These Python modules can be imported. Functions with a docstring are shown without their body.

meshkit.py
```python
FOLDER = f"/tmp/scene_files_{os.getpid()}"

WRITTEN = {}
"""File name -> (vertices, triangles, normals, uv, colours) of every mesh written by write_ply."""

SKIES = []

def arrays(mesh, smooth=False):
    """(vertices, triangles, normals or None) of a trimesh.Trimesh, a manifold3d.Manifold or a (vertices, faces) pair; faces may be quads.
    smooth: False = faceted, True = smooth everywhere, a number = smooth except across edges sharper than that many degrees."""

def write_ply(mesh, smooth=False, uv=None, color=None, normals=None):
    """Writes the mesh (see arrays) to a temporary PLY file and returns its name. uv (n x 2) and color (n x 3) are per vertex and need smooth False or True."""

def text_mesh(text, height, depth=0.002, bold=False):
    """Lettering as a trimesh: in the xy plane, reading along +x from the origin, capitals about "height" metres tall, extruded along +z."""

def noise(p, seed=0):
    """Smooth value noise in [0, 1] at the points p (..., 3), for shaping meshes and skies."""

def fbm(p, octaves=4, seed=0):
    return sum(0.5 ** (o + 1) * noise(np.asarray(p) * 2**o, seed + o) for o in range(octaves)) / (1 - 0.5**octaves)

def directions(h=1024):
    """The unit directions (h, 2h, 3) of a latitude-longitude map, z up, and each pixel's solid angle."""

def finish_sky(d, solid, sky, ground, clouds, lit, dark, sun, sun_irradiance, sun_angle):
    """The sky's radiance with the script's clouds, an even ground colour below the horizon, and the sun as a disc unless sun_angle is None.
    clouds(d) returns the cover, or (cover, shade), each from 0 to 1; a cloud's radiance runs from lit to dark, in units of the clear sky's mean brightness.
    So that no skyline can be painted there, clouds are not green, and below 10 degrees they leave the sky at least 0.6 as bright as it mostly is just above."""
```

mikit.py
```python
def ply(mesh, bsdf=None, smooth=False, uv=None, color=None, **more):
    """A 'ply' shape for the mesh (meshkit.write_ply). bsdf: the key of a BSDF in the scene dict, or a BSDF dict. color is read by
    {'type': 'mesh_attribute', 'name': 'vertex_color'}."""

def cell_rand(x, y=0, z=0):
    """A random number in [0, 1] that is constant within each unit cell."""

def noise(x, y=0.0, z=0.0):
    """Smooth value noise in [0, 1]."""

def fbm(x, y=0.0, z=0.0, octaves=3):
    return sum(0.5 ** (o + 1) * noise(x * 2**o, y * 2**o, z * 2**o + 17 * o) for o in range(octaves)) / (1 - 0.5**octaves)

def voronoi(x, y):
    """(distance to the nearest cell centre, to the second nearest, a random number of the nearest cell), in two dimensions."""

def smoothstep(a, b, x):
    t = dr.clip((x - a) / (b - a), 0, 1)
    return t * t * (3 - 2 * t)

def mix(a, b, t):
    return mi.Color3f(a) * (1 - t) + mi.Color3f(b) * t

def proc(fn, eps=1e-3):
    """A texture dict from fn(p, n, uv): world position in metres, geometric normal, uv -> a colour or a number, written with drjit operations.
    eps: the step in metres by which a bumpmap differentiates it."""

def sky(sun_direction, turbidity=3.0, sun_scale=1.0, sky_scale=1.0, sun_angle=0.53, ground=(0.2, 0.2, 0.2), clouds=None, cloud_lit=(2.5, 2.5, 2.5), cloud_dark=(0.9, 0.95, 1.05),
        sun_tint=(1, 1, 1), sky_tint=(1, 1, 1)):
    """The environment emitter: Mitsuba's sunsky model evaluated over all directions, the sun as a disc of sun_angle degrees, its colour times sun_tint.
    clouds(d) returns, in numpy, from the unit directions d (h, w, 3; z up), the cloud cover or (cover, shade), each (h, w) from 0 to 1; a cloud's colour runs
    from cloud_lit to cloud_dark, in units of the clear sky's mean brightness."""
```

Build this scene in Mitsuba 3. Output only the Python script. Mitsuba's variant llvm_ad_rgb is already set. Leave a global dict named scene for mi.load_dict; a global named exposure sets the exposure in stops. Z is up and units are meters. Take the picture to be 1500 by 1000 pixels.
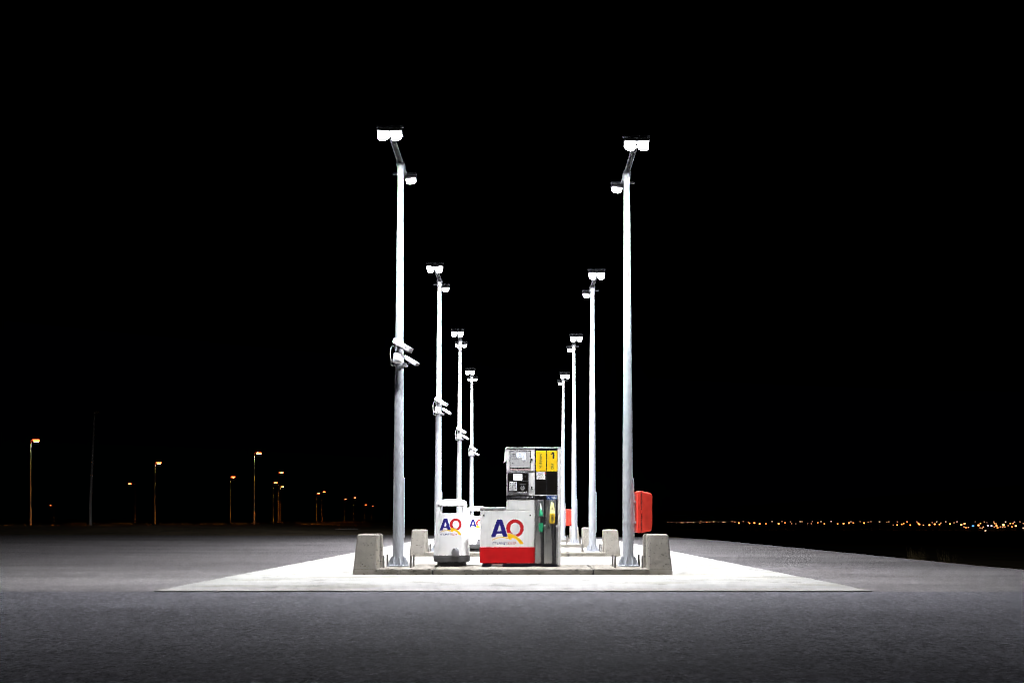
import math, random
import numpy as np, trimesh, drjit as dr, mitsuba as mi
import manifold3d as m3
from shapely.geometry import Polygon
from shapely import affinity
import mikit, meshkit
from mikit import noise, fbm, voronoi, smoothstep, mix

T = mi.ScalarTransform4f
scene, labels = {}, {}
random.seed(7)
RNG = np.random.default_rng(7)

# ---------------------------------------------------------------- camera, sky, exposure
F = 1080.0                    # focal length in photo pixels (1500 x 1000)
VX, VY, CAMZ = 761.0, 763.0, 1.0
scene['camera'] = {
    'type': 'perspective', 'fov_axis': 'x', 'fov': math.degrees(2 * math.atan(750 / F)),
    'near_clip': 0.1, 'far_clip': 30000.0,
    'principal_point_offset_x': (750 - VX) / 1500, 'principal_point_offset_y': (500 - VY) / 1000,
    'to_world': T().look_at(origin=[0, 0, CAMZ], target=[0, 10, CAMZ], up=[0, 0, 1]),
}
scene['sky'] = {**mikit.sky((0.3, -0.6, 0.5), turbidity=3, sun_scale=0.0, sky_scale=0.0008), 'sampling_weight': 1.0}
exposure = 0.0
FLOOD = 5200.0                # radiance of the white flood burners, downwards
VISOR_GLOW = 14.0                   # of the glowing visors added to cut their forward light
FLOOD_RGB = (1.0, 1.0, 1.03)
SODIUM = (6500.0, 1850.0, 150.0)  # radiance of burners added out of sight in the street lamps, downwards
SODIUM_RIM = (9.0, 0.95, 0.22)  # of the glowing rim of their bowls


def at(px, py, D):
    """Photo pixel at distance D (metres along the view) -> world point."""
    return np.array([(px - VX) * D / F, D, CAMZ + (VY - py) * D / F])


# ---------------------------------------------------------------- helpers
def numbered(name):
    taken = lambda k: k in scene or k in labels or any(s.startswith(k + '__') for s in scene)
    if not taken(name):
        return name
    i = 1
    while taken(f'{name}_{i:03d}'):
        i += 1
    return f'{name}_{i:03d}'


def thing(name, label, cat, group=None):
    k = numbered(name)
    labels[k] = {'label': label, 'category': cat}
    if group:
        labels[k]['group'] = group
    return k


def obj(name, mesh, bsdf, parent=None, smooth=False, M=None, emit=None, **more):
    k = numbered((parent + '__' if parent else '') + name)
    d = dict(mesh) if isinstance(mesh, dict) else mikit.ply(mesh, bsdf, smooth)
    if M is not None:
        d['to_world'] = M
    if emit is not None:
        d['emitter'] = emit
    d.update(more)
    scene[k] = d
    return k


def struct(name, mesh, bsdf, smooth=False):
    k = obj(name, mesh, bsdf, None, smooth)
    labels[k] = {'kind': 'structure'}
    return k


def cat(*ms):
    return trimesh.util.concatenate([m for m in ms if m is not None])


def cbox(x0, x1, y0, y1, z0, z1, c=0.004):
    """A box with chamfered edges."""
    c = min(c, 0.45 * min(abs(x1 - x0), abs(y1 - y0), abs(z1 - z0)))
    x0, x1 = sorted((x0, x1)); y0, y1 = sorted((y0, y1)); z0, z1 = sorted((z0, z1))
    P = []
    for sx in (0, 1):
        for sy in (0, 1):
            for sz in (0, 1):
                X = (x0, x1)[sx]; Y = (y0, y1)[sy]; Z = (z0, z1)[sz]
                dx = c if sx == 0 else -c; dy = c if sy == 0 else -c; dz = c if sz == 0 else -c
                P += [(X + dx, Y + dy, Z), (X + dx, Y, Z + dz), (X, Y + dy, Z + dz)]
    return trimesh.convex.convex_hull(np.array(P))


def hull(P):
    return trimesh.convex.convex_hull(np.array(P, float))


def tube(pts, r, sides=8, cap=True):
    p = np.array(pts, float)
    t = np.gradient(p, axis=0); t /= np.linalg.norm(t, axis=1, keepdims=True) + 1e-12
    ref = np.array([0, 0, 1.0]) if abs(t[0][2]) < 0.9 else np.array([1.0, 0, 0])
    a = np.cross(t, ref); a /= np.linalg.norm(a, axis=1, keepdims=True) + 1e-12
    for i in range(1, len(a)):
        if a[i] @ a[i - 1] < 0:
            a[i] = -a[i]
    b = np.cross(t, a)
    ang = np.arange(sides) * 2 * np.pi / sides
    rr = np.broadcast_to(r, (len(p),))
    v = p[:, None] + rr[:, None, None] * (np.cos(ang)[None, :, None] * a[:, None] + np.sin(ang)[None, :, None] * b[:, None])
    V = v.reshape(-1, 3); Fc = []
    for i in range(len(p) - 1):
        for j in range(sides):
            q = [i * sides + j, i * sides + (j + 1) % sides, (i + 1) * sides + (j + 1) % sides, (i + 1) * sides + j]
            Fc += [(q[0], q[2], q[1]), (q[0], q[3], q[2])]
    if cap:
        V = np.vstack([V, p[:1], p[-1:]]); n = len(V)
        for j in range(sides):
            Fc.append((n - 2, j, (j + 1) % sides)); o = (len(p) - 1) * sides
            Fc.append((n - 1, o + (j + 1) % sides, o + j))
    m = trimesh.Trimesh(V, Fc, process=False)
    if m.volume < 0:
        m.invert()
    return m


def lathe(prof, sides=32):
    return trimesh.creation.revolve(np.array(prof, float), sections=sides)


def mf(m):
    m = trimesh.Trimesh(np.array(m.vertices), np.array(m.faces), process=True)
    return m3.Manifold(m3.Mesh(np.array(m.vertices, np.float32), np.array(m.faces, np.uint32)))


def tm(M):
    g = M.to_mesh()
    return trimesh.Trimesh(np.array(g.vert_properties[:, :3], float), np.array(g.tri_verts), process=True)


def front(mesh, x, y, z):
    """A mesh laid in the xy plane (reading +x, extruded +z) onto a wall facing -y at x, y, z."""
    m = mesh.copy(); v = m.vertices.copy()
    m.vertices = np.stack([v[:, 0] + x, y - v[:, 2], v[:, 1] + z], 1)
    return m


def extr(poly, depth):
    gs = getattr(poly, 'geoms', [poly])
    return cat(*[trimesh.creation.extrude_polygon(g, depth, engine='earcut') for g in gs if g.area > 0])


def text(s, h, depth=0.0015, bold=False, rot=0, centre=True):
    m = meshkit.text_mesh(s, h, depth, bold)
    if rot:
        m.apply_transform(trimesh.transformations.rotation_matrix(math.radians(rot), [0, 0, 1]))
    if centre:
        c = m.bounds.mean(0); m.apply_translation([-c[0], -c[1], 0])
    return m


def roughen(m, edge, amp, freq, seed=0):
    """Subdivide to EDGE metres and push the surface by noise, as cast concrete."""
    v, f = trimesh.remesh.subdivide_to_size(m.vertices, m.faces, edge)
    m = trimesh.Trimesh(v, f, process=True)
    n = m.vertex_normals
    k = meshkit.fbm(m.vertices * freq + seed * 13.7, 3, seed) - 0.5
    m.vertices = m.vertices + n * (k * 2 * amp)[:, None]
    return m


# ---------------------------------------------------------------- materials
def pr(col, rough=0.5, metallic=0.0, spec=0.5, **k):
    c = col if isinstance(col, dict) else {'type': 'rgb', 'value': list(col)}
    return {'type': 'principled', 'base_color': c, 'roughness': rough, 'metallic': metallic, 'specular': spec, **k}


def two(b):
    return {'type': 'twosided', 'bsdf': b}


def bump(fn, scale, b, eps=2e-3):
    return {'type': 'twosided', 'bsdf': {'type': 'bumpmap', 'height': mikit.proc(fn, eps), 'scale': scale, 'bsdf': b}}


def asphalt_col(base, patch, light_falloff=0.0, grain=1.0):
    def fn(p, n, uv):
        g = noise(p.x * 95, p.y * 95)
        g2 = noise(p.x * 42 + 31, p.y * 42)
        big = fbm(p.x * 0.22 + 5, p.y * 0.9, 3.0, 4)
        mid = fbm(p.x * 1.3 + 9, p.y * 2.6, 1.0, 3)
        g3 = noise(p.x * 210 + 5, p.y * 210)
        g4 = noise(p.x * 29 + 13, p.y * 29)
        fine = -0.10 + 0.95 * g * g + 1.0 * g2 * g2 + 0.30 * g3 + 0.75 * g4 * g4 + 0.35 * noise(p.x * 17, p.y * 17)
        k = 0.98 + grain * (fine - 0.98) + patch * (big - 0.5) + 0.35 * (mid - 0.5)
        chip = smoothstep(0.84, 0.93, noise(p.x * 36 + 7, p.y * 36 + 3))
        crack = fbm(p.x * 0.5 + 2, p.y * 0.5 + 8, 0.0, 4)
        if light_falloff:
            k = k * (1 - light_falloff * smoothstep(12.3, 17.0, p.y + 2.5 * (fbm(p.x * 0.25, p.y * 0.5, 8.0, 3) - 0.5)))  # fall of light behind the front row, put into the asphalt colour
        return mi.Color3f(base) * dr.maximum(k, 0.12) * (1 + 0.9 * grain * chip)
    return fn


def asphalt_bump(p, n, uv):
    return noise(p.x * 80, p.y * 80) + 0.7 * noise(p.x * 40 + 3, p.y * 40)


scene['asphalt_dark'] = bump(asphalt_bump, 0.004, pr(mikit.proc(asphalt_col((0.094, 0.092, 0.105), 0.40)), 0.85, spec=0.25))
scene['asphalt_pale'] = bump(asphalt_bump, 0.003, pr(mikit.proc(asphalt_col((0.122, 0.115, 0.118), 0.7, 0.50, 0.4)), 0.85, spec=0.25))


def pad_col(p, n, uv):
    s = fbm(p.x * 0.5, p.y * 3.0, 0.0, 4)
    s2 = fbm(p.x * 2.2 + 4, p.y * 7.0, 2.0, 3)
    grain = noise(p.x * 60, p.y * 60)
    stain = smoothstep(0.56, 0.74, fbm(p.x * 0.9 + 20, p.y * 1.7 + 3, 5.0, 4))
    oil = smoothstep(0.66, 0.78, fbm(p.x * 2.7 + 50, p.y * 2.7 + 3, 9.0, 3))
    c = mi.Color3f(0.252, 0.250, 0.240) * (0.62 + 0.46 * s + 0.30 * s2 + 0.12 * grain)
    c = mix(c, mi.Color3f(0.185, 0.178, 0.155), 0.60 * stain)
    return mix(c, mi.Color3f(0.11, 0.108, 0.10), 0.45 * oil)


scene['pad_concrete'] = bump(lambda p, n, uv: fbm(p.x * 25, p.y * 60, p.z * 25, 2), 0.003, pr(mikit.proc(pad_col), 0.8, spec=0.25))


def cast_col(tone):
    def fn(p, n, uv):
        blot = fbm(p.x * 3.1 + tone * 9, p.y * 3.1, p.z * 3.1, 4)
        run = fbm(p.x * 14 + 3, p.y * 14, p.z * 1.6, 3)
        gr = noise(p.x * 150, p.y * 150, p.z * 150)
        gr2 = noise(p.x * 60, p.y * 60, p.z * 60)
        pore = smoothstep(0.80, 0.86, noise(p.x * 34 + 11, p.y * 34, p.z * 34))
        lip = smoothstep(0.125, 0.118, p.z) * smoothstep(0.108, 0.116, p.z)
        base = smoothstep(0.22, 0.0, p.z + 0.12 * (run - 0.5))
        c = mi.Color3f(0.182, 0.170, 0.148) * tone * (0.62 + 0.42 * blot + 0.22 * run + 0.14 * gr + 0.14 * gr2)
        moss = smoothstep(0.58, 0.75, fbm(p.x * 5 + 40, p.y * 5, p.z * 2.4 + 7, 4))
        c = mix(c, mi.Color3f(0.20, 0.18, 0.14), 0.55 * moss)
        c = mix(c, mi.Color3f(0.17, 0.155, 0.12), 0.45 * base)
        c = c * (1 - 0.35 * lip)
        return c * (1 - 0.6 * pore)
    return fn


cast_bump = lambda p, n, uv: fbm(p.x * 60, p.y * 60, p.z * 60, 3) - 1.2 * smoothstep(0.80, 0.86, noise(p.x * 34 + 11, p.y * 34, p.z * 34))
scene['cast_concrete'] = bump(cast_bump, 0.006, pr(mikit.proc(cast_col(1.0)), 0.85, spec=0.2))
scene['kerb_concrete'] = bump(cast_bump, 0.008, pr(mikit.proc(cast_col(0.92)), 0.85, spec=0.2))


def galv_col(p, n, uv):
    a, b, r = voronoi(p.x * 22 + p.y * 22, p.z * 22)
    run = fbm(p.x * 9, p.y * 9, p.z * 0.8, 3)
    return mi.Color3f(0.345, 0.363, 0.392) * (0.88 + 0.08 * r + 0.12 * (run - 0.3))


scene['galvanised'] = two(pr(mikit.proc(galv_col), 0.5, 0.12))
scene['dull_steel'] = two(pr((0.16, 0.15, 0.14), 0.55, 0.5))


def white_paint(p, n, uv):
    d = fbm(p.x * 6, p.y * 6, p.z * 2.2, 4)
    drip = smoothstep(0.55, 0.75, fbm(p.x * 30, p.y * 30, p.z * 1.5, 3))
    return mi.Color3f(0.83, 0.825, 0.81) * (0.95 + 0.07 * d) * (1 - 0.07 * drip)


scene['white_paint'] = two(pr(mikit.proc(white_paint), 0.32))
scene['white_plastic'] = two(pr(mikit.proc(lambda p, n, uv: mi.Color3f(0.84, 0.84, 0.835) * (0.95 + 0.07 * fbm(p.x * 8, p.y * 8, p.z * 4, 3))), 0.35))
scene['red_paint'] = two(pr(mikit.proc(lambda p, n, uv: mi.Color3f(0.55, 0.008, 0.011) * (0.88 + 0.2 * fbm(p.x * 7, p.y * 7, p.z * 5, 3))), 0.45, spec=0.15))
scene['cabinet_red'] = two(pr(mikit.proc(lambda p, n, uv: mi.Color3f(0.66, 0.045, 0.028) * (0.9 + 0.16 * fbm(p.x * 9, p.y * 9, p.z * 6, 3))), 0.45, spec=0.25))
scene['black_plastic'] = two(pr((0.014, 0.014, 0.016), 0.4))
scene['rubber'] = two(pr((0.02, 0.02, 0.021), 0.55))
scene['black_glass'] = two(pr((0.010, 0.009, 0.008), 0.12))
scene['charcoal'] = two(pr(mikit.proc(lambda p, n, uv: mi.Color3f(0.075, 0.075, 0.08) * (0.8 + 0.4 * fbm(p.x * 12, p.y * 12, p.z * 12, 3))), 0.55))
scene['grey_plastic'] = two(pr((0.20, 0.20, 0.215), 0.5))
scene['panel_grey'] = two(pr((0.46, 0.46, 0.46), 0.35))
scene['brushed_steel'] = two(pr(mikit.proc(lambda p, n, uv: mi.Color3f(0.50, 0.49, 0.47) * (0.85 + 0.25 * fbm(p.x * 160, p.y * 160, p.z * 3, 2))), 0.34, 0.9))
scene['yellow_panel'] = two(pr((0.86, 0.55, 0.012), 0.35))
scene['yellow_plastic'] = two(pr((0.85, 0.55, 0.02), 0.4))
scene['pale_yellow'] = two(pr((0.86, 0.80, 0.38), 0.45))
scene['green_plastic'] = two(pr((0.012, 0.30, 0.13), 0.4))
scene['green_ink'] = two(pr((0.05, 0.10, 0.02), 0.6))
scene['black_ink'] = two(pr((0.012, 0.012, 0.012), 0.6))
scene['grey_ink'] = two(pr((0.10, 0.10, 0.12), 0.6))
scene['navy_ink'] = two(pr((0.018, 0.015, 0.15), 0.7, spec=0.08))
scene['red_ink'] = two(pr((0.46, 0.018, 0.022), 0.7, spec=0.08))
scene['yellow_ink'] = two(pr((0.88, 0.52, 0.015), 0.7, spec=0.08))
scene['blue_sticker'] = two(pr((0.02, 0.07, 0.24), 0.4))
scene['paper'] = two(pr((0.72, 0.71, 0.70), 0.7))
scene['navy_paint'] = two(pr((0.014, 0.013, 0.035), 0.45))
scene['pink_strip'] = two(pr((0.42, 0.30, 0.29), 0.5))
scene['lamp_glass'] = two(pr((0.8, 0.8, 0.8), 0.2))
scene['far_metal'] = two(pr((0.42, 0.40, 0.38), 0.6, 0.1))


def soil_col(p, n, uv):
    a = fbm(p.x * 0.35, p.y * 0.35, 0.0, 4)
    b = fbm(p.x * 3, p.y * 3, 0.0, 3)
    return mix(mi.Color3f(0.022, 0.019, 0.014), mi.Color3f(0.11, 0.088, 0.058), a * 0.7 + b * 0.5 - 0.1)


scene['soil'] = two(pr(mikit.proc(soil_col), 0.95, spec=0.05))
scene['dry_grass'] = two(pr((0.045, 0.034, 0.016), 0.8, spec=0.1))

# ---------------------------------------------------------------- ground
EDGE_R = 10.3                 # right edge of the asphalt, along the forecourt


def ss(a, b, x):
    t = np.clip((x - a) / (b - a), 0, 1)
    return t * t * (3 - 2 * t)


def ground_h(x, y):
    x = np.asarray(x, float); y = np.asarray(y, float)
    h = np.full(np.broadcast(x, y).shape, -0.06)
    n = meshkit.fbm(np.stack([x * 0.12, y * 0.12, 0 * x], -1), 4, 3) - 0.5
    n2 = meshkit.fbm(np.stack([x * 0.9, y * 0.9, 0 * x], -1), 3, 5) - 0.5
    # lava bank beyond the forecourt on the left
    wl = ss(-4, -30, x) * ss(48, 62, y + 0.20 * (x + 20)) + ss(-46, -60, x) * (1 - ss(48, 62, y + 0.20 * (x + 20)))
    wl = np.clip(wl, 0, 1)
    h = h + wl * (0.62 + 0.35 * n + 0.12 * n2)
    # bank that falls away on the right and behind
    far = np.maximum(ss(EDGE_R + 0.2, EDGE_R + 4.6, x), ss(47.5, 56, y - 0.1 * x) * ss(-12, 2, x))
    h = h - far * (2.6 + 0.4 * n + 0.3 * n2)
    d = np.hypot(x, y)
    h = h - far * 8.5 * ss(40, 600, d) + far * 10 * ss(1400, 2300, d)
    return h


def grid_axis(near, step, reach):
    a = [0.0]
    while a[-1] < reach:
        a.append(a[-1] + (step if a[-1] < near else step * (1 + 0.14 * (len(a) - near / step))))
    return np.array(a)


gx = grid_axis(30, 0.8, 5200); gx = np.concatenate([-gx[:0:-1], gx])
gy = grid_axis(70, 0.9, 5200); gy = np.concatenate([-grid_axis(10, 2.0, 5200)[:0:-1], gy])
X, Y = np.meshgrid(gx, gy, indexing='ij')
V = np.stack([X, Y, ground_h(X, Y)], -1).reshape(-1, 3)
ny = len(gy)
ii, jj = np.meshgrid(np.arange(len(gx) - 1), np.arange(ny - 1), indexing='ij')
q = np.stack([ii * ny + jj, (ii + 1) * ny + jj, (ii + 1) * ny + jj + 1, ii * ny + jj + 1], -1).reshape(-1, 4)
struct('ground', (V, q), 'soil', True)


def slab(pts, z0, z1):
    m = trimesh.creation.extrude_polygon(Polygon(pts), z1 - z0, engine='earcut')
    m.apply_translation([0, 0, z0])
    return m


JOIN = 10.43                  # where the newer road asphalt meets the forecourt
ragged = lambda n, a, s: a * (meshkit.fbm(np.stack([np.arange(n) * 0.9, np.full(n, s), np.zeros(n)], -1), 3) - 0.5)
struct('road', slab([(-120, -60), (EDGE_R, -60), (EDGE_R, JOIN), (-120, JOIN)], -0.05, 0.0), 'asphalt_dark')
ex = [(EDGE_R + r, y) for y, r in zip(np.linspace(JOIN, 38, 60), ragged(60, 0.25, 3.0))]
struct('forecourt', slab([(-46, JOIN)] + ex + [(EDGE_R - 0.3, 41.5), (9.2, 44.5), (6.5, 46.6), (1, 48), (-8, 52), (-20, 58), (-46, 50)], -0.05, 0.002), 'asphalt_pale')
xs = np.linspace(-5.16, 4.98, 160)
padpts = [(x, 10.40 + r) for x, r in zip(xs, ragged(160, 0.05, 1.0))] + [(4.98 + r, y) for y, r in zip(np.linspace(10.6, 41.5, 160), ragged(160, 0.07, 7.0))] + [(-5.16 + r, y) for y, r in zip(np.linspace(41.5, 10.6, 160), ragged(160, 0.07, 9.0))]
struct('pavement', slab(padpts, -0.03, 0.016), 'pad_concrete')
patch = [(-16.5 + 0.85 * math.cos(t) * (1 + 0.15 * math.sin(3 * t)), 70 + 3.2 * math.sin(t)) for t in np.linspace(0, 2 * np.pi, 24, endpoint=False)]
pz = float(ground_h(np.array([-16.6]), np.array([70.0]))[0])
struct('light_pool_patch', slab(patch, pz - 0.3, pz + 0.04), 'pad_concrete')  # pale slab added to stand in for a pool of lamplight

# dry grass on the bank's shoulder at right
gm = []
for c in range(26):
    cx = EDGE_R + 0.9 + RNG.random() * 2.2; cy = 14.5 + RNG.random() * 6.5
    for k in range(40):
        a = RNG.random() * 2 * np.pi; r = 0.22 * RNG.random() ** 0.5
        bx, by = cx + r * math.cos(a), cy + r * math.sin(a)
        bz = float(ground_h(np.array([bx]), np.array([by]))[0]) - 0.02
        hgt = 0.25 + 0.35 * RNG.random(); ln = 0.25 * (RNG.random() - 0.3)
        w = 0.006
        gm.append(([(bx - w, by, bz), (bx + w, by, bz), (bx + ln * math.cos(a), by + ln * math.sin(a), bz + hgt)]))
gv = np.array(gm).reshape(-1, 3)
k = obj('grass', trimesh.Trimesh(gv, np.arange(len(gv)).reshape(-1, 3), process=False), 'dry_grass')
labels[k] = {'label': 'dry grass tufts in the dark beyond the right edge of the asphalt', 'category': 'grass', 'kind': 'stuff'}

# ---------------------------------------------------------------- pump islands and end blocks
KERB = 0.119
ROW = 6.95
FY = 13.5                     # front face of the nearest island
POLEY = 14.32
ROWS = ['nearest', 'second', 'third', 'farthest']
# pixel columns of the post feet and tops in the photograph, row by row: (side, foot x, top x)
FEET = {'left': [(583.2, 587.0), (641.2, 644.0), (671.8, 674.0), (690.4, 691.2)], 'right': [(920.2, 918.0), (867.8, 867.6), (841.2, 840.6), (824.6, 825.2)]}


def block_mesh(side):
    """A battered concrete block; the slot is in the side that faces the island. Local: x from 0 (inner side) outwards, y from 0 (front), z up."""
    w0, w1, h, d, b = 0.445, 0.385, 0.755, 0.70, 0.115
    P = []
    c = 0.028
    ring0 = [(0.0, 0), (w0, 0), (w0, d), (0.0, d)]
    ring1 = [(0.0, b), (w1, b), (w1, d - 0.03), (0.0, d - 0.03)]
    def cut(r, z, c):
        o = []
        (x0, y0), (x1, _), (_, y1), _ = r
        for (x, y) in [(x0 + c, y0), (x1 - c, y0), (x1, y0 + c), (x1, y1 - c), (x1 - c, y1), (x0 + c, y1), (x0, y1 - c), (x0, y0 + c)]:
            o.append((x, y, z))
        return o
    P += cut(ring0, 0, c) + cut(ring1, h - c, c)
    P += cut([(0.0 + c, b + c), (w1 - c, b + c), (w1 - c, d - 0.03 - c), (c, d - 0.03 - c)], h, 0.01)
    m = hull(P)
    slot = hull([(-0.1, 0.30, KERB + 0.015), (-0.1, 0.52, KERB + 0.015), (0.10, 0.33, KERB + 0.015), (0.10, 0.49, KERB + 0.015), (-0.1, 0.30, 2), (-0.1, 0.52, 2), (0.10, 0.33, 2), (0.10, 0.49, 2)])
    m = tm(mf(m) - mf(slot))
    m = roughen(m, 0.035, 0.005, 9.0, 1 if side == 'left' else 2)
    if side == 'left':
        m.vertices[:, 0] *= -1; m.invert()
    return m


BL = {s: mikit.ply(block_mesh(s), 'cast_concrete', 40) for s in ('left', 'right')}


def kerb_piece(x0, x1, seed):
    m = cbox(x0, x1, 0, 1.55, 0, KERB, 0.014)
    return roughen(m, 0.06, 0.009, 9.0, seed)


XL, XR = at(551.5, 0, FY)[0], at(950.3, 0, FY)[0]
G1, G2 = at(633.5, 0, FY)[0], at(869.5, 0, FY)[0]
KP = [mikit.ply(kerb_piece(XL - 0.02, G1 - 0.02, 3), 'kerb_concrete', 40), mikit.ply(kerb_piece(G1 + 0.02, G2 - 0.016, 4), 'kerb_concrete', 40), mikit.ply(kerb_piece(G2 + 0.016, XR + 0.02, 5), 'kerb_concrete', 40)]
PEG = mikit.ply(cat(trimesh.creation.cylinder(0.019, 0.24, sections=14)), 'dull_steel', 40)
PEG['filename'] = PEG['filename']
for r in range(4):
    y0 = FY + ROW * r
    t = thing('pump_island', f'low concrete kerb island of the {ROWS[r]} row, between its two end blocks', 'pump island', 'kerb islands across the pavement')
    for i, kp in enumerate(KP):
        obj('kerb', kp, None, t, M=T().translate([0, y0 + (0.0, -0.035, 0.012)[i], 0.004]))
    for gx_ in (G1, G2):
        obj('dark_gap_fill', cbox(gx_ - 0.03, gx_ + 0.03, y0 + 0.05, y0 + 1.5, 0, KERB - 0.02, 0.004), 'rubber', t)  # dark filler added to put shade into the open kerb gaps
    for s in ('left', 'right'):
        px = at(FEET[s][r][0], 0, POLEY + ROW * r)[0]
        for dx, dy in ((-0.205, -0.42), (-0.205, -0.02), (0.31, -0.42), (0.305, -0.02)):
            dx = dx if s == 'left' else -dx
            obj('steel_peg', PEG, None, t, M=T().translate([px + dx * 1.0, POLEY + ROW * r + dy, KERB + 0.11]).rotate([0, 1, 0], RNG.normal() * 1.5))
        X0 = XL if s == 'left' else XR
        k = obj('concrete_block', BL[s], None, None, M=T().translate([X0, y0, 0.004]))
        labels[k] = {'label': f'tapered grey concrete block at the {s} end of the {ROWS[r]} island', 'category': 'concrete block', 'group': 'concrete end blocks of the islands'}

# ---------------------------------------------------------------- lamp posts
def rot_to(n, up=(0, 0, 1)):
    """Matrix whose local -y axis points along n."""
    n = np.array(n, float); n /= np.linalg.norm(n)
    y = -n; x = np.cross(y, up); x /= np.linalg.norm(x); z = np.cross(x, y)
    M = np.eye(4); M[:3, 0], M[:3, 1], M[:3, 2] = x, y, z
    return M


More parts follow.
